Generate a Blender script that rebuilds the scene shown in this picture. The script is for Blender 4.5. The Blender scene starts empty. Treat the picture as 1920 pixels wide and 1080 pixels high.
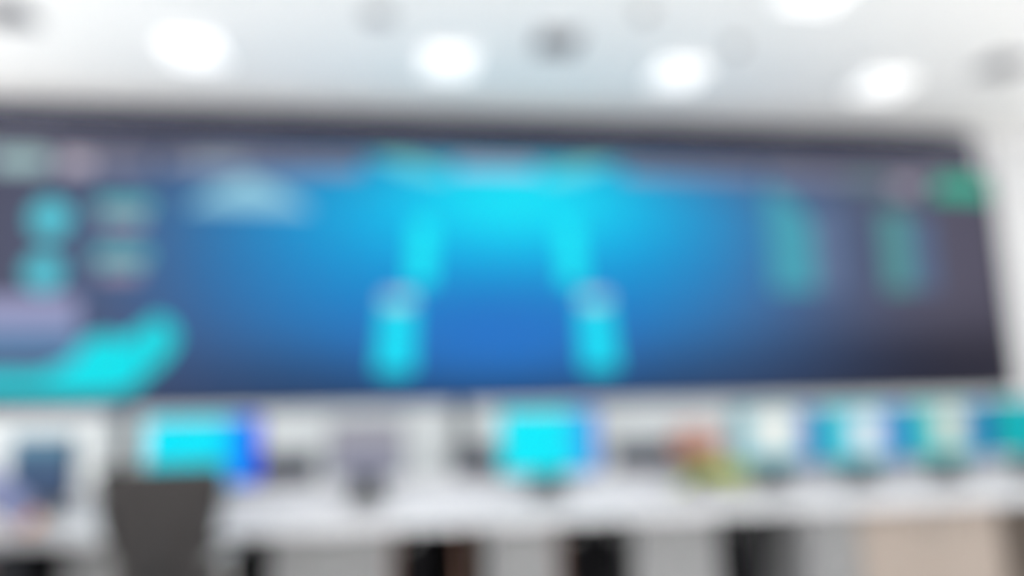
import bpy, bmesh, math, random
from mathutils import Vector, Matrix
random.seed(7)
PI = math.pi
scene = bpy.context.scene
C = scene.collection

# ---------------------------------------------------------------- camera
EYE = Vector((0.0, -6.956, 1.3))
yaw, pitch, roll = 0.14329, 0.15259, -0.02129
f = Vector((math.sin(yaw) * math.cos(pitch), math.cos(yaw) * math.cos(pitch), math.sin(pitch)))
r = Vector((math.cos(yaw), -math.sin(yaw), 0))
u = r.cross(f)
r2 = math.cos(roll) * r + math.sin(roll) * u
u2 = -math.sin(roll) * r + math.cos(roll) * u
cam_data = bpy.data.cameras.new('camera')
cam = bpy.data.objects.new('camera', cam_data)
C.objects.link(cam)
M = Matrix((r2, u2, -f)).transposed().to_4x4()
M.translation = EYE
cam.matrix_world = M
cam_data.sensor_width = 36
cam_data.lens = 1400 / 1920 * 36
cam_data.dof.use_dof = True            # the photograph is wholly out of focus: the lens is set to its near limit
cam_data.dof.focus_distance = 0.30
cam_data.dof.aperture_fstop = 1.42
scene.camera = cam

# ---------------------------------------------------------------- daylight and exposure
world = bpy.data.worlds.new('daylight')
scene.world = world
world.use_nodes = True
world.node_tree.nodes['Background'].inputs[0].default_value = (1.0, 0.98, 0.955, 1)
world.node_tree.nodes['Background'].inputs[1].default_value = 4.9
LAMP, LAMP_FILL = 0.75, 2.4
vs = scene.view_settings
scene.display_settings.display_device = 'sRGB'
vs.view_transform = 'Standard'
vs.look = 'None'
vs.gamma = 1
vs.exposure = 0.0
vs.use_curve_mapping = False


# ---------------------------------------------------------------- helpers
def lin(c):
    def g(v):
        v /= 255.0
        return v / 12.92 if v <= 0.04045 else ((v + 0.055) / 1.055) ** 2.4
    return (g(c[0]), g(c[1]), g(c[2]), 1)


def mat(name, rgb, rough=0.5, metal=0.0, ior=1.45, vary=0.04, scale=6.0, bump=0.0):
    m = bpy.data.materials.new(name)
    m.use_nodes = True
    nt = m.node_tree
    b = nt.nodes['Principled BSDF']
    tc = nt.nodes.new('ShaderNodeTexCoord')
    nz = nt.nodes.new('ShaderNodeTexNoise')
    nz.inputs['Scale'].default_value = scale
    nz.inputs['Detail'].default_value = 4
    nt.links.new(tc.outputs['Object'], nz.inputs['Vector'])
    mx = nt.nodes.new('ShaderNodeMix')
    mx.data_type = 'RGBA'
    c = lin(rgb)
    mx.inputs['A'].default_value = (c[0] * (1 - vary), c[1] * (1 - vary), c[2] * (1 - vary), 1)
    mx.inputs['B'].default_value = (min(1, c[0] * (1 + vary)), min(1, c[1] * (1 + vary)), min(1, c[2] * (1 + vary)), 1)
    nt.links.new(nz.outputs['Fac'], mx.inputs['Factor'])
    nt.links.new(mx.outputs['Result'], b.inputs['Base Color'])
    b.inputs['Roughness'].default_value = rough
    b.inputs['Metallic'].default_value = metal
    b.inputs['IOR'].default_value = ior
    if bump:
        bp = nt.nodes.new('ShaderNodeBump')
        bp.inputs['Strength'].default_value = bump
        bp.inputs['Distance'].default_value = 0.01
        nt.links.new(nz.outputs['Fac'], bp.inputs['Height'])
        nt.links.new(bp.outputs['Normal'], b.inputs['Normal'])
    return m


def glow(name, rgb, strength=1.0, base=(5, 6, 8)):
    m = bpy.data.materials.new(name)
    m.use_nodes = True
    b = m.node_tree.nodes['Principled BSDF']
    b.inputs['Base Color'].default_value = lin(base)
    b.inputs['Roughness'].default_value = 0.6
    b.inputs['Specular IOR Level'].default_value = 0.05
    b.inputs['Emission Color'].default_value = lin(rgb)
    b.inputs['Emission Strength'].default_value = strength
    return m


def picture(name, base, layers, coord='world', strength=1.0):
    """The image shown by a lit display: soft fields of colour (cx, cz, sx, sz, colour, power) over a ground colour.
    coord 'world' reads the place on the wall in metres, 'object' the place on the panel itself."""
    m = bpy.data.materials.new(name)
    m.use_nodes = True
    nt = m.node_tree
    b = nt.nodes['Principled BSDF']
    b.inputs['Base Color'].default_value = lin((4, 4, 6))
    b.inputs['Roughness'].default_value = 0.6
    b.inputs['Specular IOR Level'].default_value = 0.05
    if coord == 'world':
        src = nt.nodes.new('ShaderNodeNewGeometry').outputs['Position']
    else:
        src = nt.nodes.new('ShaderNodeTexCoord').outputs['Object']
    sp = nt.nodes.new('ShaderNodeSeparateXYZ')
    nt.links.new(src, sp.inputs[0])

    def math_(op, a, bb=None):
        n = nt.nodes.new('ShaderNodeMath')
        n.operation = op
        for i, v in enumerate((a, bb)):
            if v is None:
                continue
            if isinstance(v, (int, float)):
                n.inputs[i].default_value = v
            else:
                nt.links.new(v, n.inputs[i])
        return n.outputs[0]
    col = None
    for (cx, cz, sx, sz, rgb, pw) in layers:
        dx = math_('ABSOLUTE', math_('DIVIDE', math_('SUBTRACT', sp.outputs['X'], cx), sx))
        dz = math_('ABSOLUTE', math_('DIVIDE', math_('SUBTRACT', sp.outputs['Z'], cz), sz))
        s = math_('ADD', math_('POWER', dx, pw), math_('POWER', dz, pw))
        g = math_('EXPONENT', math_('MULTIPLY', s, -1.0))
        mx = nt.nodes.new('ShaderNodeMix')
        mx.data_type = 'RGBA'
        if col is None:
            mx.inputs['A'].default_value = lin(base)
        else:
            nt.links.new(col, mx.inputs['A'])
        mx.inputs['B'].default_value = lin(rgb)
        nt.links.new(g, mx.inputs['Factor'])
        col = mx.outputs['Result']
    if col is None:
        b.inputs['Emission Color'].default_value = lin(base)
    else:
        nt.links.new(col, b.inputs['Emission Color'])
    b.inputs['Emission Strength'].default_value = strength
    return m


class MB:
    """Collects shapes; build() links them as ONE mesh object."""
    def __init__(self):
        self.bm = bmesh.new()

    def _place(self, tmp, mtx):
        me = bpy.data.meshes.new('tmp')
        tmp.to_mesh(me)
        tmp.free()
        me.transform(mtx)
        self.bm.from_mesh(me)
        bpy.data.meshes.remove(me)

    def box(self, x0, x1, y0, y1, z0, z1, bev=0.0, seg=2, mtx=None):
        t = bmesh.new()
        bmesh.ops.create_cube(t, size=1)
        for v in t.verts:
            v.co = Vector(((x0 + x1) / 2 + v.co.x * (x1 - x0), (y0 + y1) / 2 + v.co.y * (y1 - y0), (z0 + z1) / 2 + v.co.z * (z1 - z0)))
        if bev:
            bmesh.ops.bevel(t, geom=list(t.edges), offset=bev, segments=seg, profile=0.5, affect='EDGES')
        self._place(t, mtx or Matrix())
        return self

    def rod(self, a, b, ra, rb=None, n=16):
        a, b = Vector(a), Vector(b)
        d = b - a
        t = bmesh.new()
        bmesh.ops.create_cone(t, cap_ends=True, segments=n, radius1=ra, radius2=ra if rb is None else rb, depth=d.length)
        q = d.to_track_quat('Z', 'Y').to_matrix().to_4x4()
        q.translation = (a + b) / 2
        self._place(t, q)
        return self

    def tube(self, pts, rad, n=10):
        pts = [Vector(p) for p in pts]
        rings = []
        for i, p in enumerate(pts):
            d = (pts[min(i + 1, len(pts) - 1)] - pts[max(i - 1, 0)]).normalized()
            q = d.to_track_quat('Z', 'Y').to_matrix()
            rr = rad[i] if isinstance(rad, (list, tuple)) else rad
            rings.append([self.bm.verts.new(p + q @ Vector((math.cos(2 * PI * k / n) * rr, math.sin(2 * PI * k / n) * rr, 0))) for k in range(n)])
        for A, B in zip(rings, rings[1:]):
            for k in range(n):
                self.bm.faces.new((A[k], A[(k + 1) % n], B[(k + 1) % n], B[k]))
        self.bm.faces.new(list(reversed(rings[0])))
        self.bm.faces.new(rings[-1])
        return self

    def lathe(self, prof, n=24, at=(0, 0, 0)):
        at = Vector(at)
        rings = [[self.bm.verts.new(at + Vector((math.cos(2 * PI * k / n) * rr, math.sin(2 * PI * k / n) * rr, z))) for k in range(n)] for rr, z in prof]
        for A, B in zip(rings, rings[1:]):
            for k in range(n):
                self.bm.faces.new((A[k], A[(k + 1) % n], B[(k + 1) % n], B[k]))
        self.bm.faces.new(list(reversed(rings[0])))
        self.bm.faces.new(rings[-1])
        return self

    def ball(self, c, rx, ry=None, rz=None, n=16):
        t = bmesh.new()
        bmesh.ops.create_uvsphere(t, u_segments=n, v_segments=max(6, n // 2), radius=1)
        m = Matrix.Translation(Vector(c)) @ Matrix.Diagonal((rx, ry or rx, rz or rx, 1))
        self._place(t, m)
        return self

    def slab(self, outline, y0, y1):
        """An outline in X,Z extruded from y0 to y1."""
        A = [self.bm.verts.new((x, y0, z)) for x, z in outline]
        B = [self.bm.verts.new((x, y1, z)) for x, z in outline]
        n = len(outline)
        self.bm.faces.new(A)
        self.bm.faces.new(list(reversed(B)))
        for k in range(n):
            self.bm.faces.new((A[k], B[k], B[(k + 1) % n], A[(k + 1) % n]))
        return self

    def sheet(self, fn, nu, nv, thick):
        """A curved sheet fn(u, v) -> point with real thickness along its normal."""
        g = [[Vector(fn(i / nu, j / nv)) for j in range(nv + 1)] for i in range(nu + 1)]
        top, bot = [], []
        for i in range(nu + 1):
            ta, ba = [], []
            for j in range(nv + 1):
                du = g[min(i + 1, nu)][j] - g[max(i - 1, 0)][j]
                dv = g[i][min(j + 1, nv)] - g[i][max(j - 1, 0)]
                n = du.cross(dv).normalized() * thick / 2
                ta.append(self.bm.verts.new(g[i][j] + n))
                ba.append(self.bm.verts.new(g[i][j] - n))
            top.append(ta)
            bot.append(ba)
        F = self.bm.faces.new
        for i in range(nu):
            for j in range(nv):
                F((top[i][j], top[i + 1][j], top[i + 1][j + 1], top[i][j + 1]))
                F((bot[i][j], bot[i][j + 1], bot[i + 1][j + 1], bot[i + 1][j]))
        for i in range(nu):
            F((top[i][0], bot[i][0], bot[i + 1][0], top[i + 1][0]))
            F((top[i][nv], top[i + 1][nv], bot[i + 1][nv], bot[i][nv]))
        for j in range(nv):
            F((top[0][j], top[0][j + 1], bot[0][j + 1], bot[0][j]))
            F((top[nu][j], bot[nu][j], bot[nu][j + 1], top[nu][j + 1]))
        return self

    def build(self, name, m, parent=None, smooth=False, loc=None, label=None):
        bmesh.ops.recalc_face_normals(self.bm, faces=list(self.bm.faces))
        me = bpy.data.meshes.new(name)
        self.bm.to_mesh(me)
        self.bm.free()
        me.materials.append(m)
        if smooth:
            for p in me.polygons:
                p.use_smooth = True
        o = bpy.data.objects.new(name, me)
        C.objects.link(o)
        if parent is not None:
            o.parent = parent
        if loc is not None:
            o.location = loc
        if label:
            o['label'] = label
        return o


def thing(name, label, cat, loc=(0, 0, 0), rz=0.0, group=None):
    o = bpy.data.objects.new(name, None)
    C.objects.link(o)
    o.empty_display_size = 0.1
    o.location = loc
    o.rotation_euler = (0, 0, rz)
    o['label'] = label
    o['category'] = cat
    if group:
        o['group'] = group
    return o


def struct(name, mb, m):
    o = mb.build(name, m)
    o['kind'] = 'structure'
    return o


def children_of(o):
    return [c for c in C.objects if c.parent == o]


def copy_tree(o, loc=None, rz=None, label=None, parent=None, group=None):
    c = o.copy()
    C.objects.link(c)
    if parent is not None:
        c.parent = parent
    if loc is not None:
        c.location = loc
    if rz is not None:
        c.rotation_euler = (0, 0, rz)
    if label:
        c['label'] = label
    if group:
        c['group'] = group
    for ch in children_of(o):
        copy_tree(ch, parent=c)
    return c


# ---------------------------------------------------------------- materials
WHITE_CEIL = mat('ceiling_paint', (248, 248, 248), 0.8, vary=0.015, scale=1.5)
WHITE_WALL = mat('wall_paint', (244, 244, 243), 0.75, vary=0.015, scale=1.5)
FLOOR_M = mat('pale_floor', (244, 242, 238), 0.3, vary=0.05, scale=2.0)
GLOSS_DARK = mat('gloss_dark_fascia', (38, 40, 62), 0.2, ior=1.6, vary=0.06, scale=2)
BEZEL = mat('black_bezel', (26, 27, 32), 0.45)
CAB_WHITE = mat('white_lacquer', (194, 200, 203), 0.35, vary=0.02)
DESK_WHITE = mat('white_laminate', (203, 205, 210), 0.22, vary=0.015)
DRAWER = mat('grey_drawer_front', (124, 125, 128), 0.4, vary=0.03)
PANEL_GREY = mat('grey_panel', (165, 166, 170), 0.4, vary=0.03)
BEIGE = mat('beige_laminate', (146, 135, 128), 0.45, vary=0.05, scale=3)
BROWN = mat('brown_edge', (104, 76, 64), 0.5, vary=0.1)
MATTE = mat('matte_black_steel', (9, 9, 12), 0.8, ior=1.2)
BLACK = mat('black_plastic', (16, 16, 20), 0.5)
BLACKF = mat('black_fabric', (44, 42, 43), 0.85, vary=0.12, scale=60, bump=0.2)
DGREYF = mat('charcoal_fabric', (56, 58, 76), 0.85, vary=0.1, scale=60, bump=0.2)
GREYP = mat('grey_plastic', (140, 140, 141), 0.45, vary=0.04)
METAL = mat('brushed_metal', (190, 192, 196), 0.3, metal=1.0)
VENTM = mat('grey_vent', (150, 152, 160), 0.55)
VENTD = mat('dark_vent_throat', (90, 92, 98), 0.8)
LIGHTFR = mat('white_light_frame', (235, 236, 238), 0.5, vary=0.01)
DIFFUSER = glow('lit_diffuser', (255, 255, 255), LAMP, base=(240, 240, 240))
DIFFUSER_FILL = glow('lit_diffuser_large', (255, 255, 255), LAMP_FILL, base=(240, 240, 240))

# ---------------------------------------------------------------- the room
XL, XR, YB, YF, H = -5.6, 9.0, -14.0, 0.35, 4.15
struct('floor', MB().box(XL - .2, XR + .2, YB - .2, YF + .2, -0.2, 0), FLOOR_M)
struct('ceiling', MB().box(XL - .2, XR + .2, YB - .2, YF + .2, H, H + 0.2), WHITE_CEIL)
struct('wall_far', MB().box(XL - .2, XR + .2, YF, YF + .2, 0, H), mat('far_wall_paint', (214, 216, 219), 0.75, vary=0.015, scale=1.5))
# the side walls and the wall behind the viewer, with windows added for light
WZ0, WZ1 = 0.9, 3.9
SIDE = [(-5.6, -3.1), (-2.8, -0.2)]  # unseen side openings, added to brighten the ceiling near the video wall
SIDE_R = [(-8.0, -5.5), (-5.2, -2.9)]
WINS = [(-4.8, -0.9), (-0.5, 3.4), (3.8, 7.7)]


def pierced(a0, a1, wins, place):
    mb = MB()
    mb.box(*place(a0, a1), 0, WZ0)
    mb.box(*place(a0, a1), WZ1, H)
    e = [a0] + [q for w in wins for q in w] + [a1]
    for p, q in zip(e[0::2], e[1::2]):
        mb.box(*place(p, q), WZ0, WZ1)
    return mb


struct('wall_left', pierced(YB, YF, SIDE, lambda a, b: (XL - .2, XL, a, b)), WHITE_WALL)
struct('wall_right', pierced(YB, YF, SIDE_R, lambda a, b: (XR, XR + .2, a, b)), WHITE_WALL)
struct('wall_back', pierced(XL - .2, XR + .2, WINS, lambda a, b: (a, b, YB - .2, YB)), WHITE_WALL)
GLASS = bpy.data.materials.new('window_glass')
GLASS.use_nodes = True
nt = GLASS.node_tree
nt.nodes.clear()
out = nt.nodes.new('ShaderNodeOutputMaterial')
mixs = nt.nodes.new('ShaderNodeMixShader')
mixs.inputs[0].default_value = 0.06
tr = nt.nodes.new('ShaderNodeBsdfTransparent')
gl = nt.nodes.new('ShaderNodeBsdfGlossy')
gl.inputs['Roughness'].default_value = 0.02
nt.links.new(tr.outputs[0], mixs.inputs[1])
nt.links.new(gl.outputs[0], mixs.inputs[2])
nt.links.new(mixs.outputs[0], out.inputs[0])
openings = [(a, b, lambda p, q, d0, d1: (p, q, YB - d1, YB - d0)) for a, b in WINS]
openings += [(a, b, lambda p, q, d0, d1: (XL - d1, XL - d0, p, q)) for a, b in SIDE]
openings += [(a, b, lambda p, q, d0, d1: (XR + d0, XR + d1, p, q)) for a, b in SIDE_R]
for i, (a, b, pl) in enumerate(openings):
    w = MB()
    for p in (a, (a + b) / 2 - .03, b - .06):
        w.box(*pl(p, p + .06, .06, .13), WZ0, WZ1)
    for z in (WZ0, WZ1 - .06):
        w.box(*pl(a, b, .06, .13), z, z + .06)
    wo = w.build('window_%d' % (i + 1), LIGHTFR)
    wo['kind'] = 'structure'
    MB().box(*pl(a + .06, b - .06, .09, .098), WZ0 + .06, WZ1 - .06).build('pane', GLASS, wo)
struct('baseboard_left', MB().box(XL, XL + .015, YB, YF, 0, .1), PANEL_GREY)
struct('baseboard_right', MB().box(XR - .015, XR, YB, YF, 0, .1), PANEL_GREY)
struct('trim_1', MB().box(6.52, 6.56, YF - .02, YF, .1, H), PANEL_GREY)

# ---------------------------------------------------------------- the video wall
VX0, VX1, VZ0, VZ1, FZ1 = -4.35, 6.2, 1.325, 3.66, 4.05
vw = thing('video_wall', 'huge dark video wall across the far wall with a glowing blue centre', 'video wall', ((VX0 + VX1) / 2, 0, 0))
off = -Vector(vw.location)


def vpart(mb, name, m, parent=vw, label=None):
    o = mb.build(name, m, parent, label=label)
    if parent == vw:
        o.location = off
    return o


vpart(MB().box(VX0 - .03, VX1 + .03, 0.03, YF, VZ0 - .035, VZ1), 'housing', BEZEL)
fr = MB()
fr.box(VX0 - .03, VX1 + .03, -0.02, .03, VZ0 - .035, VZ0 - .003, .004)
fr.box(VX0 - .03, VX0 - .002, -0.02, .03, VZ0 - .003, VZ1)
fr.box(VX1 + .002, VX1 + .03, -0.02, .03, VZ0 - .003, VZ1)
vpart(fr, 'bezel', BEZEL)
vpart(MB().box(VX0 - .03, 6.06, -0.05, YF, VZ1 + .002, FZ1, .006), 'header_panel', GLOSS_DARK, label='glossy dark header band above the screens')

CX = 0.87
ground = (74, 74, 92)
layers = [
    # cx, cz, sx, sz, colour, power
    (5.2, 1.66, 2.4, 0.72, (38, 36, 48), 2.4),        # the dark lower corner of the statistics page
    (4.6, 2.8, 2.2, 0.9, (88, 84, 100), 4),
    (-3.0, 2.7, 1.0, 0.9, (84, 82, 98), 4),
    (CX - .15, 2.5, 2.85, 1.15, (40, 104, 174), 2.8),
    (CX - .2, 1.38, 3.0, 0.46, (34, 58, 94), 2.4),
    (CX + .1, 2.78, 2.5, 0.88, (16, 146, 215), 2.5),
    (CX + .1, 3.1, 1.75, 0.52, (12, 186, 240), 2.0),
    (CX + .2, 3.25, 1.0, 0.40, (18, 226, 250), 2.0),
    (CX, 1.95, 1.2, 0.45, (38, 116, 200), 2.2),
]
WALLPIC = picture('wall_picture', ground, layers, 'world')
splits = [(VX0, -2.26), (-2.255, 3.62), (3.625, VX1)]
panels = []
for a, b in splits:
    panels.append(vpart(MB().box(a, b, 0.0, .03, VZ0, VZ1), 'display_panel', WALLPIC))
PL, PC, PR = panels
T0, T1 = -0.004, 0.001     # graphics stand a few millimetres proud of the pixels' cover


def disc(cx, cz, rad, n=32, inner=None):
    mb = MB()
    if inner is None:
        mb.slab([(cx + math.cos(2 * PI * k / n) * rad, cz + math.sin(2 * PI * k / n) * rad) for k in range(n)], T0, T1)
    else:
        for k in range(n):
            a0, a1 = 2 * PI * k / n, 2 * PI * (k + 1) / n
            mb.slab([(cx + math.cos(a0) * rad, cz + math.sin(a0) * rad), (cx + math.cos(a1) * rad, cz + math.sin(a1) * rad),
                     (cx + math.cos(a1) * inner, cz + math.sin(a1) * inner), (cx + math.cos(a0) * inner, cz + math.sin(a0) * inner)], T0, T1)
    return mb


CY = glow('cyan_pixels', (20, 240, 250))
CY2 = glow('soft_cyan_pixels', (86, 205, 222))
TEAL = glow('teal_pixels', (104, 186, 190))
LAV = glow('lavender_pixels', (156, 158, 196))
PALE = glow('pale_pixels', (190, 200, 208))
PALEB = glow('pale_blue_pixels', (150, 205, 225))
GREEN = glow('green_pixels', (50, 176, 146))
ROSE = glow('rose_pixels', (158, 140, 160))
# left page
STRIP = glow('strip_pixels', (136, 136, 156))
vpart(MB().box(-4.3, -2.3, T0 + .002, T1, 3.47, 3.61), 'title_strip', STRIP, PL)
vpart(MB().box(3.66, 6.16, T0 + .002, T1, 3.49, 3.61), 'title_strip', STRIP, PR)
vpart(MB().box(-2.2, -.42, T0 + .002, T1, 3.48, 3.61), 'title_strip', STRIP, PC)
vpart(MB().box(2.16, 3.58, T0 + .002, T1, 3.5, 3.61), 'title_strip', STRIP, PC)
vpart(MB().box(-1.95, -1.5, T0, T1, 3.5, 3.61), 'title_tab', glow('tab_pale_pixels', (168, 176, 188)), PC)
vpart(MB().slab([(-3.62, 3.44), (-3.22, 3.44), (-3.14, 3.53), (-3.22, 3.62), (-3.62, 3.62)], T0, T1), 'page_tab', glow('tab_pixels', (170, 200, 202)), PL)
vpart(MB().box(-3.06, -2.8, T0, T1, 3.44, 3.6), 'page_tab', glow('tab_rose_pixels', (196, 186, 200)), PL)
vpart(disc(-3.12, 3.0, .165), 'round_gauge', CY2, PL)
vpart(disc(-3.14, 2.52, .155), 'round_gauge', CY2, PL)
for z in (3.08, 2.63):
    vpart(MB().box(-2.74, -2.28, T0, T1, z - .03, z + .11), 'figure_bar', TEAL, PL)
    vpart(MB().box(-2.68, -2.34, T0, T1, z - .16, z - .05), 'figure_bar', ROSE, PL)
vpart(MB().box(-4.2, -2.84, T0, T1, 2.03, 2.3), 'heading_strip', LAV, PL)
vpart(MB().box(-4.2, -2.8, T0, T1, 1.74, 2.03), 'plot_area', glow('plot_pixels', (92, 128, 168)), PL)
hump = [(-4.2, 1.50), (-2.7, 1.44), (-2.42, 1.46), (-2.27, 1.56), (-2.27, 2.05), (-2.42, 1.92), (-2.6, 1.96), (-2.75, 1.92), (-2.88, 1.72), (-3.1, 1.62), (-3.5, 1.63), (-4.2, 1.64)]
vpart(MB().slab(hump, T0 - .002, T1), 'area_chart', glow('chart_cyan', (8, 226, 238)), PL)
vpart(MB().slab([(-2.254, 1.60), (-2.1, 1.74), (-2.0, 1.92), (-2.06, 2.06), (-2.18, 2.12), (-2.254, 2.07)], T0, T1), 'area_chart', glow('chart_cyan_tip', (20, 222, 232)), PC)
# centre page: a lit road deck between two pairs of pylons under a winged title bar
vpart(MB().slab([(-2.0, 3.12), (-.85, 3.1), (-1.05, 3.24), (-1.25, 3.34), (-1.45, 3.42), (-1.7, 3.3)], T0, T1), 'hill_outline', PALEB, PC)
for s in (-1, 1):
    vpart(MB().slab([(CX + s * 1.22, 3.655), (CX + s * .85, 3.655), (CX + s * .45, 3.50), (CX + s * .5, 3.44), (CX + s * .85, 3.5)], T0, T1), 'title_wing', glow('wing_pixels', (112, 214, 222)), PC)
    vpart(MB().slab([(CX + s * .60, 3.02), (CX + s * .80, 3.02), (CX + s * .85, 2.40), (CX + s * .62, 2.40)], T0, T1), 'light_column', glow('column_pixels', (22, 240, 255)), PC)
    vpart(MB().slab([(CX + s * .78, 2.22), (CX + s * 1.08, 2.22), (CX + s * 1.14, 1.60), (CX + s * .80, 1.60)], T0, T1), 'light_column', glow('column_low_pixels', (20, 226, 250)), PC)
    vpart(MB().box(CX + s * .94 - .13, CX + s * .94 + .13, T0 - .001, T1, 2.22, 2.32), 'column_cap', PALE, PC)
vpart(MB().slab([(CX - .42, 3.52), (CX + .42, 3.52), (CX + .36, 3.62), (CX - .36, 3.62)], T0, T1), 'title_bar', glow('title_pixels', (176, 190, 216)), PC)
# right page
vpart(MB().slab([(3.62 + .02, 2.36), (4.12, 2.36), (4.12, 3.05), (3.98, 3.22), (3.75, 3.4), (3.64, 3.4)], T0, T1), 'level_bar', glow('level_pixels', (72, 160, 180)), PR)
vpart(MB().box(4.13, 4.42, T0, T1, 2.36, 3.2), 'level_bar', glow('level_dim_pixels', (98, 116, 150)), PR)
vpart(MB().box(4.88, 5.2, T0, T1, 2.36, 3.2), 'level_bar', glow('level_teal_pixels', (84, 146, 150)), PR)
vpart(MB().box(5.21, 5.46, T0, T1, 2.36, 3.15), 'level_bar', glow('level_blue_pixels', (88, 108, 142)), PR)
vpart(MB().box(4.55, 5.0, T0, T1, 3.45, 3.56), 'figure_bar', glow('bar_teal', (104, 132, 138)), PR)
vpart(MB().box(5.08, 5.34, T0, T1, 3.38, 3.54), 'figure_bar', glow('bar_rose', (158, 150, 164)), PR)
vpart(MB().slab([(5.5, 3.36), (6.18, 3.34), (6.18, 3.52), (6.05, 3.58), (5.6, 3.56)], T0, T1), 'status_badge', GREEN, PR)

# ---------------------------------------------------------------- white cabinets under the video wall


def wall_cabinet(x0, x1, label, doors=2):
    d0, top = -.62, 1.285
    t = thing('equipment_cabinet', label, 'cabinet', ((x0 + x1) / 2, d0 / 2, 0), 0, 'white cabinets under the video wall')
    w = (x1 - x0) / 2
    yb, yf = YF - .005 - d0 / 2, d0 / 2
    MB().box(-w, w, yf + .02, yb, .08, top, .004).build('body', CAB_WHITE, t)
    MB().box(-w + .02, w - .02, yf + .06, yb - .02, 0, .08).build('plinth', PANEL_GREY, t)
    n = doors
    for k in range(n):
        a, b = -w + .004 + k * (2 * w) / n, -w - .004 + (k + 1) * (2 * w) / n
        d = MB().box(a, b, yf, yf + .019, .09, top - .03, .004).build('door', CAB_WHITE, t)
        hx = b - .05 if k % 2 == 0 else a + .05
        MB().tube([(hx, yf, .84), (hx, yf - .03, .85), (hx, yf - .03, .99), (hx, yf, 1.0)], .006).build('handle', METAL, d)
    return t


cabs = [(-4.3, -2.30, 'white cabinet under the video wall beneath the cyan chart'),
        (-2.12, -1.20, 'white cabinet under the video wall, behind the blue and cyan monitor'),
        (-1.19, -0.08, 'white cabinet under the video wall, behind the grey-screened monitor'),
        (-0.07, 0.40, 'narrow white cabinet left of the gap in the cabinet row'),
        (0.52, 1.75, 'white cabinet under the video wall, behind the centre cyan monitor'),
        (1.76, 2.95, 'white cabinet under the video wall, behind the flowering plant'),
        (2.96, 4.15, 'white cabinet under the video wall, behind the white-page monitor'),
        (4.16, 6.2, 'white cabinet at the far right end under the video wall')]
for a, b, l in cabs:
    wall_cabinet(a, b, l, 1 if b - a < .6 else 2)

# ---------------------------------------------------------------- console desk
DT = .75
ct = thing('console_worktop', 'long white control desk worktop running the width of the room', 'worktop', (1.2, -2.65, 0))
WX0, WX1 = -2.9, 5.2
o_ = Vector((1.2, -2.65, 0))
MB().box(WX0 - 1.2, WX1 - 1.2, -.45, .42, DT - .03, DT, .006).build('slab', DESK_WHITE, ct)
MB().box(WX0 - 1.2, WX1 - 1.2, -.455, -.425, DT - .055, DT - .031, .004).build('front_edge', DESK_WHITE, ct)



up = thing('desk_screen', 'low white screen along the rear edge of the control desk worktop', 'desk screen', (1.2, -2.2, 0))
MB().box(WX0 - 1.2, WX1 - 1.2, -.025, .02, .45, DT + .10, .006).build('screen_board', DESK_WHITE, up)
for k in range(6):
    xx = WX0 - 1.15 + k * (WX1 - WX0 - .1) / 5
    MB().box(xx - .03, xx + .03, -.02, .02, 0, .45).build('post', PANEL_GREY, up)


def pedestal(x0, x1, label, front=DRAWER, body=PANEL_GREY, rows=3):
    y0, y1 = -2.99, -2.28
    t = thing('pedestal_cabinet', label, 'cabinet', ((x0 + x1) / 2, (y0 + y1) / 2, 0), 0, 'cabinets under the console worktop')
    w, d = (x1 - x0) / 2, (y1 - y0) / 2
    MB().box(-w, w, -d + .021, d, .06, DT - .031, .003).build('body', body, t)
    MB().box(-w + .02, w - .02, -d + .05, d - .03, 0, .06).build('plinth', BLACK, t)
    hs = (DT - .031 - .07) / rows
    for k in range(rows):
        z0 = .07 + k * hs
        dr = MB().box(-w + .002, w - .002, -d, -d + .02, z0 + .003, z0 + hs - .003, .003).build('drawer', front, t)
        zc = z0 + hs * .8
        MB().tube([(-.06, -d, zc), (-.055, -d - .022, zc), (.055, -d - .022, zc), (.06, -d, zc)], .005).build('handle', METAL, dr)
    return t


pedestal(-2.75, -2.2, 'white pedestal of drawers under the desk beside the seated person')
pedestal(-1.62, -1.2, 'white pedestal of drawers under the desk left of the black mesh chair')
pedestal(-.66, -.08, 'wide light grey pedestal of drawers right of the black mesh chair')
pedestal(.42, .78, 'narrow light grey pedestal of drawers under the centre cyan monitor')
pedestal(1.2, 1.66, 'light grey pedestal of drawers in front of the flowering plant')
pedestal(2.17, 2.47, 'narrow light grey pedestal beside the beige cabinet')


def beige_cabinet(x0, x1, label):
    y0, y1 = -2.98, -2.3
    t = thing('beige_cabinet', label, 'cabinet', ((x0 + x1) / 2, (y0 + y1) / 2, 0), 0, 'cabinets under the console worktop')
    w, d = (x1 - x0) / 2, (y1 - y0) / 2
    MB().box(-w, w, -d + .021, d, .06, DT - .031, .003).build('body', BEIGE, t)
    MB().box(-w + .02, w - .02, -d + .05, d - .03, 0, .06).build('plinth', BLACK, t)
    for k in range(2):
        a, b = -w + .003 + k * w, -w - .003 + (k + 1) * w
        dr = MB().box(a, b, -d, -d + .02, .07, DT - .05, .003).build('door', BEIGE, t)
        hx = b - .04 if k == 0 else a + .04
        MB().tube([(hx, -d, .5), (hx, -d - .022, .505), (hx, -d - .022, .615), (hx, -d, .62)], .005).build('handle', METAL, dr)


beige_cabinet(2.48, 3.36, 'beige two-door cabinet under the desk at the lower right')
beige_cabinet(3.62, 4.7, 'beige cabinet at the far right end of the desk')

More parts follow.
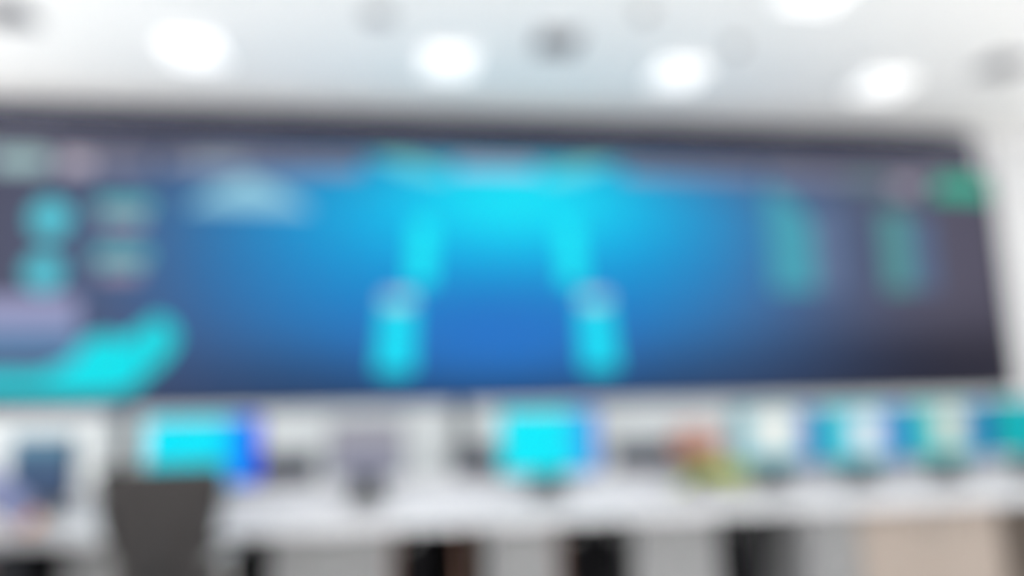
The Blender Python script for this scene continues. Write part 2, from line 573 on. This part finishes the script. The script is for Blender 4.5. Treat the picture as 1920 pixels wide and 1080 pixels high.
# black modesty panels close the knee openings at the back
for a, b, l in [(-2.19, -1.63, 'black back panel in the knee space beside the seated person'),
                (-1.19, -.67, 'black back panel in the knee space behind the black mesh chair'),
                (-.07, .41, 'black back panel in the knee space under the grey-screened monitor'),
                (.79, 1.19, 'black back panel in the knee space under the centre cyan monitor'),
                (1.67, 2.16, 'black back panel in the knee space under the white-page monitor')]:
    t = thing('modesty_panel', l, 'panel', ((a + b) / 2, -2.4, 0), 0, 'black panels in the knee spaces')
    w = (b - a) / 2
    MB().box(-w, w, -.01, .01, .1, DT - .031, .003).build('board', MATTE, t)
    for s in (-1, 1):
        MB().box(s * w * .8 - .02, s * w * .8 + .02, -.02, .02, 0, .1).build('foot', BLACK, t)


def tower(x, label, w=.11, y=-2.78):
    t = thing('computer_tower', label, 'computer', (x, y, DT - .031), 0, 'black computers slung under the desk')
    MB().box(-w / 2, w / 2, -.19, .19, -.46, -.03, .008).build('case', MATTE, t)
    MB().box(-w / 2 + .008, w / 2 - .008, -.2, -.19, -.44, -.05, .004).build('front_panel', MATTE, t)
    h = MB()
    h.box(-w / 2 - .008, w / 2 + .008, -.12, -.08, -.03, 0).box(-w / 2 - .008, w / 2 + .008, .08, .12, -.03, 0)
    for s in (-1, 1):
        xx = s * (w / 2 + .005)
        h.box(xx - .003, xx + .003, -.12, -.08, -.47, -.03).box(xx - .003, xx + .003, .08, .12, -.47, -.03)
    h.box(-w / 2 - .008, w / 2 + .008, -.12, -.08, -.475, -.465).box(-w / 2 - .008, w / 2 + .008, .08, .12, -.475, -.465)
    h.build('hanger', BLACK, t)
    MB().rod((0, -.2, -.1), (0, -.204, -.1), .012).build('power_button', METAL, t)


tower(.02, 'black computer tower slung in the knee space right of the wide grey pedestal')
tower(.88, 'black computer tower left of two under the centre cyan monitor')
tower(1.09, 'black computer tower right of two under the centre cyan monitor')
tower(1.79, 'black computer tower slung in the wide knee space left of the beige cabinet', .2)


def wood_panel(x, label):
    t = MB().box(-.012, .012, -.27, .27, 0, DT - .031, .003).build('side_board', BROWN, None, loc=(x, -2.7, 0))
    t['label'] = label
    t['category'] = 'board'
    t['group'] = 'brown side boards of the desk'


wood_panel(-.062, 'brown wooden side board right of the wide grey pedestal')
wood_panel(.30, 'brown wooden side board in the middle knee space')
wood_panel(.796, 'brown wooden side board right of the narrow grey pedestal')

# ---------------------------------------------------------------- monitors
SCR = {}


def monitor(x, y, w, h, zb, rz, pic, label, tilt=0.0):
    """w, h of the screen; zb the height of its lower edge over the desk."""
    t = thing('desktop_monitor', label, 'monitor', (x, y, DT), rz, 'monitors on the control desk')
    b = .008
    MB().box(-w / 2 - b, w / 2 + b, .001, .035, zb - b * 1.4, zb + h + b, .006).build('casing', BLACK, t)
    s = MB().box(-w / 2, w / 2, -.004, .001, -h / 2, h / 2, 0).build('screen', pic, t, loc=(0, 0, zb + h / 2))
    MB().box(-w / 2 + .14, w / 2 - .14, .035, .06, zb + .05, zb + h - .06, .012).build('rear_housing', BLACK, t)
    MB().slab([(-.09, .01), (.09, .01), (.05, zb + .14), (-.05, zb + .14)], .05, .085).build('stand_neck', BLACK, t)
    MB().box(-.11, .11, -.05, .15, 0, .016, .006).build('stand_base', BLACK, t)
    return t


P_LEFT = picture('page_cyan_blue', (0, 232, 255), [(.31, .0, .17, 2, (16, 70, 255), 3)], 'object')
P_CENT = picture('page_cyan', (0, 236, 255), [(.31, .0, .17, 2, (60, 140, 240), 3)], 'object')
P_GREY = picture('page_grey', (158, 158, 170), [(0, -.16, .3, .12, (120, 124, 150), 2)], 'object')
P_NAVY = picture('page_navy', (66, 88, 122), [(0, .16, .6, .09, (110, 160, 184), 2)], 'object')
P_W1 = picture('page_white', (120, 190, 205), [(.24, 0, .08, 1, (50, 116, 205), 4), (-.01, .03, .16, .115, (250, 250, 244), 5)], 'object')
P_W2 = picture('page_white_blue', (52, 200, 220), [(.27, 0, .13, 1, (36, 120, 210), 4), (.02, .0, .11, .12, (240, 238, 244), 5)], 'object')
P_W3 = picture('page_white_teal', (64, 196, 200), [(.25, 0, .11, 1, (36, 112, 190), 4), (.0, .02, .1, .12, (232, 222, 210), 5)], 'object')
P_T = picture('page_teal', (0, 176, 184), [(.2, 0, .1, 1, (0, 150, 190), 4)], 'object')
Y_M = -2.52
monitor(-1.95, Y_M, .42, .32, .10, math.radians(-24), P_NAVY, 'monitor with a dark blue page turned aside, beside the seated person')
monitor(-1.11, Y_M, .60, .36, .14, 0, P_LEFT, 'monitor with a cyan page that turns deep blue at its right side')
monitor(-.22, Y_M, .40, .30, .16, 0, P_GREY, 'small monitor with a dull grey page in the middle of the desk')
monitor(.845, Y_M, .58, .36, .14, 0, P_CENT, 'monitor with a bright cyan page under the centre of the video wall')
monitor(2.27, Y_M, .54, .335, .145, 0, P_W1, 'monitor with a mostly white page right of the flowering plant')
monitor(2.86, Y_M, .575, .335, .145, 0, P_W2, 'monitor with a cyan-edged white page, second right of the flowering plant')
monitor(3.46, Y_M, .575, .335, .15, 0, P_W3, 'monitor with a teal-edged cream page, third right of the flowering plant')
monitor(4.07, Y_M, .575, .345, .155, 0, P_T, 'monitor with a plain teal page at the right end of the desk')

# ---------------------------------------------------------------- flowering plant on the desk
pt = thing('flowering_plant', 'pot plant with peach flowers and yellow-green leaves on the white desk', 'plant', (1.80, -2.62, DT))
POT = mat('dark_pot', (92, 90, 92), 0.4)
LEAF = mat('yellow_green_leaf', (158, 170, 36), 0.5, vary=0.15, scale=20)
PETAL = mat('peach_petal', (222, 146, 120), 0.6, vary=0.1, scale=25)
STEMM = mat('plant_stem', (110, 120, 60), 0.6)
SOIL = mat('potting_soil', (60, 48, 40), 0.95, vary=0.3, scale=60, bump=0.5)
MB().lathe([(.042, 0), (.05, .005), (.062, .09), (.066, .092), (.066, .1), (.058, .1), (.056, .088), (.001, .086)], 24, (-.10, 0, 0)).build('pot', POT, pt, True)
MB().lathe([(.001, .08), (.055, .08), (.05, .094), (.001, .096)], 20, (-.10, 0, 0)).build('soil', SOIL, pt)
lv = MB()


def leaf(mb, base, tip, width, droop):
    base, tip = Vector(base), Vector(tip)
    d = tip - base
    side = d.cross(Vector((0, 0, 1)))
    side = side.normalized() if side.length > 1e-5 else Vector((1, 0, 0))

    def fn(a, b):
        p = base + d * a + Vector((0, 0, droop * math.sin(a * PI)))
        ww = width * (math.sin(PI * min(1, a * .92 + .06)) ** .8)
        return p + side * (b - .5) * ww + Vector((0, 0, -abs(b - .5) * ww * .3))
    mb.sheet(fn, 6, 2, .002)


for k in range(72):
    a = random.uniform(-.8, .9) if k % 18 else random.uniform(0, 2 * PI)
    L = random.uniform(.16, .36)
    leaf(lv, (-.10 + random.uniform(-.02, .02), random.uniform(-.02, .02), .09), (-.10 + math.cos(a) * L, math.sin(a) * L * .6 - .05, random.uniform(.03, .16)), random.uniform(.06, .09), random.uniform(.02, .05))
lv.build('foliage', LEAF, pt, True)
st = MB()
fl_pos = []
for k in range(44):
    fx = -.09 + random.uniform(-.13, .13)
    fy = random.uniform(-.06, .06)
    fz = random.uniform(.22, .40) - .5 * abs(fx + .09) ** 1.2
    fl_pos.append((fx, fy, fz))
    st.tube([(-.10, 0, .09), (-.10 + (fx + .10) * .35, fy * .4, .09 + (fz - .09) * .55), (fx, fy, fz)], .0022, 6)
st.build('stems', STEMM, pt)
for fx, fy, fz in fl_pos:
    fm = MB()
    rot = Matrix.Rotation(random.uniform(0, 2 * PI), 3, 'Z')
    for p in range(6):
        a = p * PI / 3
        tip = Vector((math.cos(a) * .042, math.sin(a) * .042, .02))
        leaf(fm, Vector((fx, fy, fz)), Vector((fx, fy, fz)) + rot @ tip, .042, .006)
    fm.ball((fx, fy, fz + .006), .007, n=8)
    fm.build('flower', PETAL, pt, True)

# ---------------------------------------------------------------- chairs


def office_chair(label, loc, rz, fabric, frame, top=1.1, wt=.25, wb_=.14, group=None, arms=True, ax=.245, sw=.5):
    t = thing('office_chair', label, 'chair', loc, rz, group)     # the chair faces +Y; its back is at -Y

    def seat(a, b):
        x = (a - .5) * sw
        y = -.22 + b * .46
        return (x, y, .475 + .02 * abs(a - .5) * 2 - .03 * max(0, b - .8) * 5 * .5)
    MB().sheet(seat, 10, 8, .07).build('seat', fabric, t, True)

    def back(a, b):
        z = .56 + b * (top - .56)
        half = wb_ + (wt - wb_) * (b ** .8)
        if b > .93:
            half *= 1 - (b - .93) * 1.2
        x = (a - .5) * 2 * half
        return (x, -.24 - .07 * b + .05 * (2 * a - 1) ** 2 + .03 * math.sin(b * PI), z)
    MB().sheet(back, 12, 14, .03).build('backrest', fabric, t, True)
    fm = MB()
    for s in (-1, 1):
        fm.tube([(0, -.295, .62), (s * wb_ * .9, -.27, .7), (s * (wb_ + wt) / 2, -.275, .84), (s * wt * .86, -.30, .95)], .011, 8)
    fm.build('back_frame', BLACK, t, True)
    MB().tube([(0, -.05, .43), (0, -.2, .42), (0, -.3, .5), (0, -.30, .62), (0, -.32, .85)], [.022, .022, .022, .02, .015]).build('spine', BLACK, t, True)
    if arms:
        for s in (-1, 1):
            ar = MB().tube([(s * .12, -.02, .44), (s * (ax + .01), -.04, .45), (s * (ax + .02), -.05, .55), (s * (ax + .005), -.08, .69)], [.018, .02, .02, .018], 10).build('armrest', frame, t, True)
            MB().box(s * ax - .036, s * ax + .036, -.22, .08, .69, .725, .014, 3).build('arm_pad', frame, ar, True)
    MB().rod((0, 0, .12), (0, 0, .44), .028, .022).build('gas_column', BLACK, t, True)
    bs = MB()
    for k in range(5):
        a = PI / 2 + k * 2 * PI / 5
        bs.tube([(0, 0, .13), (math.cos(a) * .15, math.sin(a) * .15, .115), (math.cos(a) * .3, math.sin(a) * .3, .075)], [.03, .024, .016], 8)
    bo = bs.build('star_base', frame, t, True)
    for k in range(5):
        a = PI / 2 + k * 2 * PI / 5
        cx, cy = math.cos(a) * .3, math.sin(a) * .3
        n = Vector((-math.sin(a), math.cos(a), 0))
        c = Vector((cx, cy, .03))
        mb = MB().rod(c - n * .022, c - n * .006, .03).rod(c + n * .006, c + n * .022, .03)
        mb.rod(c - n * .022, c + n * .022, .008).rod((cx, cy, .03), (cx, cy, .08), .008)
        mb.build('caster', BLACK, bo)
    return t


office_chair('black mesh office chair with light grey arms pulled up to the desk', (-.955, -3.50, 0), 0, BLACKF, GREYP, 1.08, .25, .145, None, True, .205, .38)
ch = office_chair('charcoal office chair behind the desk, below the grey gap between cabinets', (.58, -1.55, 0), 0, DGREYF, BLACK, 1.0, .27, .24, 'charcoal chairs behind the control desk', False)
copy_tree(ch, (-.84, -1.55, 0), 0, 'charcoal office chair showing right of the blue and cyan monitor')
copy_tree(ch, (1.70, -1.55, 0), 0, 'charcoal office chair showing between centre cyan monitor and flowering plant')
pch = office_chair('black office chair carrying the seated person at the left edge', (-1.88, -3.50, 0), 0, BLACKF, BLACK, 1.0, .22, .2)

# ---------------------------------------------------------------- the person at the left edge, seen only by the near arm
SKIN = mat('skin', (205, 158, 134), 0.55, vary=0.05, scale=20)
SHIRT = mat('lavender_blue_shirt', (112, 119, 154), 0.8, vary=0.06, scale=15)
TROUS = mat('black_trousers', (30, 30, 36), 0.85, vary=0.08, scale=20)
HAIR = mat('black_hair', (24, 20, 19), 0.5, vary=0.2, scale=80, bump=0.4)
SHOE = mat('black_leather', (22, 20, 20), 0.35)
EYEW = mat('eye_white', (230, 228, 224), 0.2)
EYED = mat('dark_iris', (30, 20, 16), 0.2)
LIPS = mat('lips', (176, 110, 100), 0.5)


def skinned(name, verts, edges_, radii, m, parent, root=0, levels=2, flat=None):
    me = bpy.data.meshes.new(name + '_src')
    me.from_pydata([Vector(v) for v in verts], edges_, [])
    o = bpy.data.objects.new(name + '_src', me)
    C.objects.link(o)
    md = o.modifiers.new('skin', 'SKIN')
    md.use_smooth_shade = True
    for i, sv in enumerate(me.skin_vertices[0].data):
        rr = radii[i]
        sv.radius = rr if isinstance(rr, tuple) else (rr, rr)
        sv.use_root = (i == root)
    ss = o.modifiers.new('sub', 'SUBSURF')
    ss.levels = ss.render_levels = levels
    dg = bpy.context.evaluated_depsgraph_get()
    dg.update()
    res = bpy.data.meshes.new_from_object(o.evaluated_get(dg))
    res.name = name
    bpy.data.objects.remove(o)
    bpy.data.meshes.remove(me)
    res.materials.clear()
    res.materials.append(m)
    for p in res.polygons:
        p.use_smooth = True
    n = bpy.data.objects.new(name, res)
    C.objects.link(n)
    n.parent = parent
    return n


PX, PY = -1.88, -3.52
pe = thing('person', 'person at the left edge in a lavender-blue short-sleeved shirt, bare forearm on the desk', 'person', (PX, PY, 0))
V = {
    'pelvis': ((0, -.06, .56), .125), 'waist': ((0, -.08, .70), .115), 'chest': ((0, -.06, .90), .13), 'upper': ((0, -.04, 1.02), .095),
    'neck': ((0, -.02, 1.10), .052), 'jaw': ((0, .015, 1.175), .064), 'head': ((0, .005, 1.255), .085), 'crown': ((0, -.005, 1.31), .07),
    'shR': ((.19, -.05, 1.02), .06), 'elR': ((.335, .06, .845), .043), 'wrR': ((.17, .40, .795), .027), 'paR': ((.14, .46, .785), .03),
    'shL': ((-.19, -.05, 1.02), .06), 'elL': ((-.27, .12, .80), .043), 'wrL': ((-.10, .42, .795), .027), 'paL': ((-.075, .48, .785), .03),
    'hipR': ((.095, -.02, .56), .1), 'knR': ((.14, .40, .555), .062), 'anR': ((.13, .38, .10), .04), 'toR': ((.14, .52, .045), .035),
    'hipL': ((-.095, -.02, .56), .1), 'knL': ((-.14, .40, .555), .062), 'anL': ((-.14, .36, .10), .04), 'toL': ((-.15, .50, .045), .035),
}
E_ = [('pelvis', 'waist'), ('waist', 'chest'), ('chest', 'upper'), ('upper', 'neck'), ('neck', 'jaw'), ('jaw', 'head'), ('head', 'crown'),
      ('upper', 'shR'), ('shR', 'elR'), ('elR', 'wrR'), ('wrR', 'paR'), ('upper', 'shL'), ('shL', 'elL'), ('elL', 'wrL'), ('wrL', 'paL'),
      ('pelvis', 'hipR'), ('hipR', 'knR'), ('knR', 'anR'), ('anR', 'toR'), ('pelvis', 'hipL'), ('hipL', 'knL'), ('knL', 'anL'), ('anL', 'toL')]


def sub_skin(name, keys, m, grow, extra=None, root=None, cut=None):
    ks = list(keys)
    pos = {k: Vector(V[k][0]) for k in ks}
    rad = {k: V[k][1] + grow for k in ks}
    if cut:
        for k, (a, b, tt) in cut.items():
            pos[k] = Vector(V[a][0]).lerp(Vector(V[b][0]), tt)
            rad[k] = V[a][1] * (1 - tt) + V[b][1] * tt + grow
            ks.append(k)
    ed = [(ks.index(a), ks.index(b)) for a, b in E_ if a in ks and b in ks]
    if extra:
        ed += [(ks.index(a), ks.index(b)) for a, b in extra]
    return skinned(name, [pos[k] for k in ks], ed, [rad[k] for k in ks], m, pe, root=ks.index(root or ks[0]))


# body: skin modifier plus fingers grown in the same skeleton
vv = [V[k][0] for k in V]
rr_ = [V[k][1] for k in V]
kk = list(V)
ee = [(kk.index(a), kk.index(b)) for a, b in E_]
body = skinned('body', vv, ee, rr_, SKIN, pe, root=0)


def hand(side, wrist, palm):
    w, p = Vector(V[wrist][0]), Vector(V[palm][0])
    d = (p - w).normalized()
    sx = d.cross(Vector((0, 0, 1))).normalized()
    bm = bmesh.new()
    out_v, out_e, rad = [], [], []
    spec = [(-.030, .060, .0), (-.010, .070, .0), (.010, .066, .0), (.028, .052, .0)]
    parts = []
    for offx, L, _ in spec:
        b0 = p + sx * offx * .7
        a = b0 + d * .035 + sx * offx * .3
        q1 = a + d * L * .45 + Vector((0, 0, .004))
        q2 = a + d * L * .8 + Vector((0, 0, -.006))
        q3 = a + d * L + Vector((0, 0, -.014))
        parts.append([b0, a, q1, q2, q3])
    inward = -1 if side == 'R' else 1
    t0 = p - d * .02 + sx * inward * .012
    parts.append([t0, t0 + sx * inward * .03 + d * .015, t0 + sx * inward * .045 + d * .045, t0 + sx * inward * .045 + d * .065])
    objs = []
    for ch_ in parts:
        n = len(ch_)
        objs.append(skinned('finger', ch_, [(i, i + 1) for i in range(n - 1)], [.0095 - .0008 * i for i in range(n)], SKIN, pe, root=0, levels=1))
    return objs


bare = body.data.copy()
fingers = hand('R', 'wrR', 'paR') + hand('L', 'wrL', 'paL')
# nose, ears and fingers are flesh: they join the one body mesh
bmj = bmesh.new()
bmj.from_mesh(body.data)
for fo in fingers:
    bmj.from_mesh(fo.data)
    me_ = fo.data
    bpy.data.objects.remove(fo)
    bpy.data.meshes.remove(me_)
ex = MB()
ex.ball((0, .098, 1.237), .013, .02, .02, 10)
ex.ball((0, .088, 1.26), .008, .014, .03, 10)
for s in (-1, 1):
    ex.ball((s * .083, -.002, 1.245), .01, .022, .033, 10)
ex_me = bpy.data.meshes.new('x')
ex.bm.to_mesh(ex_me)
ex.bm.free()
bmj.from_mesh(ex_me)
bmj.to_mesh(body.data)
bmj.free()
bpy.data.meshes.remove(ex_me)
for p in body.data.polygons:
    p.use_smooth = True
for s in (-1, 1):
    e = MB().ball((s * .031, .078, 1.263), .012, .01, .009, 10).build('eye', EYEW, pe, True)
    MB().ball((s * .031, .087, 1.263), .005, .003, .005, 8).build('iris', EYED, e, True)
    MB().tube([(s * .016, .09, 1.281), (s * .032, .089, 1.286), (s * .048, .08, 1.282)], .003, 6).build('eyebrow', HAIR, pe, True)
MB().ball((0, .083, 1.197), .022, .009, .007, 10).build('mouth', LIPS, pe, True)
hb = MB().ball((0, -.022, 1.30), .092, .098, .078, 20)
hb.ball((0, -.05, 1.245), .082, .062, .09, 16)
hb.build('hair', HAIR, pe, True)

def garment(name, m, keep, grow, thick=.004):
    """Cloth that follows the body: the body's own surface, pushed out along its normals."""
    b = bmesh.new()
    b.from_mesh(bare)
    b.normal_update()
    drop = [f_ for f_ in b.faces if not keep(f_.calc_center_median())]
    bmesh.ops.delete(b, geom=drop, context='FACES')
    left, best = set(b.faces), set()
    while left:                                  # the garment is one piece: stray scraps go
        isl, todo = set(), [left.pop()]
        while todo:
            f_ = todo.pop()
            isl.add(f_)
            for e_ in f_.edges:
                for g_ in e_.link_faces:
                    if g_ in left:
                        left.discard(g_)
                        todo.append(g_)
        if len(isl) > len(best):
            best = isl
    bmesh.ops.delete(b, geom=[f_ for f_ in b.faces if f_ not in best], context='FACES')
    bmesh.ops.delete(b, geom=[v for v in b.verts if not v.link_faces], context='VERTS')
    b.normal_update()
    for v in b.verts:
        v.co += v.normal * grow
    me = bpy.data.meshes.new(name)
    b.to_mesh(me)
    b.free()
    me.materials.clear()
    me.materials.append(m)
    for p in me.polygons:
        p.use_smooth = True
    o = bpy.data.objects.new(name, me)
    C.objects.link(o)
    o.parent = pe
    so = o.modifiers.new('cloth', 'SOLIDIFY')
    so.thickness = thick
    so.offset = 1
    return o


def nearest_bone(p):
    best = None
    for a, b in E_:
        A, B = Vector(V[a][0]), Vector(V[b][0])
        t = max(0, min(1, (p - A).dot(B - A) / (B - A).length_squared))
        d = (p - A.lerp(B, t)).length - (V[a][1] * (1 - t) + V[b][1] * t)
        if best is None or d < best[0]:
            best = (d, a, b, t)
    return best


def in_shirt(p):
    d, a, b, t = nearest_bone(p)
    if a in ('shR', 'shL'):
        return t < .8
    if (a, b) == ('upper', 'neck'):
        return t < .35
    return (a, b) in (('pelvis', 'waist'), ('waist', 'chest'), ('chest', 'upper'), ('upper', 'shR'), ('upper', 'shL')) and p.z > .55


def in_trousers(p):
    d, a, b, t = nearest_bone(p)
    return p.z < .62 and a not in ('anR', 'anL') and not (a in ('knR', 'knL') and t >= .93)


garment('shirt', SHIRT, in_shirt, .010)
garment('trousers', TROUS, in_trousers, .007)
for s, an, to in ((1, 'anR', 'toR'), (-1, 'anL', 'toL')):
    a, b = Vector(V[an][0]), Vector(V[to][0])
    sh = MB()
    sh.ball((a.x, a.y - .01, .05), .044, .06, .05, 14)
    sh.ball(((a.x + b.x) / 2, (a.y + b.y) / 2 + .01, .04), .046, .12, .04, 14)
    sh.ball((b.x, b.y + .01, .036), .044, .06, .036, 14)
    sh.build('shoe', SHOE, pe, True)

# ---------------------------------------------------------------- ceiling fittings


def ceiling_light(x, y, label, group, s=.23, dm=None):
    t = thing('ceiling_light', label, 'ceiling light', (x, y, H), 0, group)
    fm = MB()
    for a in (-1, 1):
        fm.box(min(a * s, a * (s - .025)), max(a * s, a * (s - .025)), -s, s, -.012, 0)
        fm.box(-s + .025, s - .025, min(a * s, a * (s - .025)), max(a * s, a * (s - .025)), -.012, 0)
    fm.build('frame', LIGHTFR, t)
    MB().box(-s + .025, s - .025, -s + .025, s - .025, -.05, 0, .01).build('diffuser', dm or DIFFUSER, t)
    return t


row = 'ceiling lights along the video wall'
L0 = ceiling_light(-1.67, -1.05, 'square ceiling light leftmost in the row before the video wall', row)
for x, y, l in [(.36, -1.04, 'square ceiling light second from left in the row before the video wall'),
                (2.38, -1.0, 'square ceiling light third from left in the row before the video wall'),
                (4.36, -.95, 'square ceiling light fourth from left in the row before the video wall'),
                (6.38, -.9, 'square ceiling light cut by the right edge of the photo')]:
    copy_tree(L0, (x, y, H), 0, l)
copy_tree(L0, (2.88, -2.42, H), 0, 'square ceiling light cut by the top edge of the photo')
far = 'large square white ceiling light in the rows farther back in the room'
copy_tree(L0, (-3.7, -1.05, H), 0, 'square ceiling light beyond the left edge, in line with the row before the video wall')
B0 = None  # oversized lights out of view, added to raise the room's brightness
for y in (-3.7, -5.8, -7.9, -10.0, -12.1):
    for x in (-4.2, -2.0, .2, 2.4, 4.6, 6.8):
        if B0 is None:
            B0 = ceiling_light(x, y, far, 'ceiling lights farther back', .62, DIFFUSER_FILL)
        else:
            copy_tree(B0, (x, y, H), 0, far)


def air_vent(x, y, label, w=.34, d=.34):
    t = thing('air_vent', label, 'air vent', (x, y, H), 0, 'ceiling air vents')
    fm = MB()
    fm.box(-w / 2, w / 2, -d / 2, -d / 2 + .03, -.02, 0).box(-w / 2, w / 2, d / 2 - .03, d / 2, -.02, 0)
    fm.box(-w / 2, -w / 2 + .03, -d / 2 + .03, d / 2 - .03, -.02, 0).box(w / 2 - .03, w / 2, -d / 2 + .03, d / 2 - .03, -.02, 0)
    fm.build('frame', VENTM, t)
    MB().box(-w / 2 + .03, w / 2 - .03, -d / 2 + .03, d / 2 - .03, -.004, 0).build('throat', VENTD, t)
    sl = MB()
    for k in range(5):
        yy = -d / 2 + .055 + k * (d - .11) / 4
        sl.box(-w / 2 + .03, w / 2 - .03, -.018, .018, -.002, .002, mtx=Matrix.Translation((0, yy, -.012)) @ Matrix.Rotation(.6, 4, 'X'))
    sl.build('louvres', VENTM, t)
    return t


air_vent(-2.84, -1.50, 'grey ceiling air vent at the top left corner')
air_vent(1.20, -1.46, 'grey ceiling air vent between the second and third ceiling lights')
air_vent(5.2, -1.42, 'grey ceiling air vent near the top right, beside the fourth ceiling light')
t = thing('ceiling_speaker', 'round pale grey ceiling speaker left of the second ceiling light', 'speaker', (-.2, -1.74, H))
MB().lathe([(.11, 0), (.11, -.008), (.1, -.014), (.09, -.012)], 28).build('rim', GREYP, t, True)
MB().lathe([(.09, -.004), (.089, -.011), (.05, -.017), (.001, -.018)], 28).build('grille', VENTM, t, True)
det = thing('smoke_detector', 'small white smoke detector on the ceiling at the top, nearer the viewer', 'smoke detector', (1.75, -2.0, H), 0, 'smoke detectors')
MB().lathe([(.06, 0), (.06, -.02), (.05, -.025)], 24).build('mount', GREYP, det, True)
MB().lathe([(.045, -.022), (.045, -.04), (.03, -.052), (.001, -.054)], 24).build('sensor_head', GREYP, det, True)
copy_tree(det, (2.67, -1.54, H), 0, 'small white smoke detector between third and fourth ceiling lights')
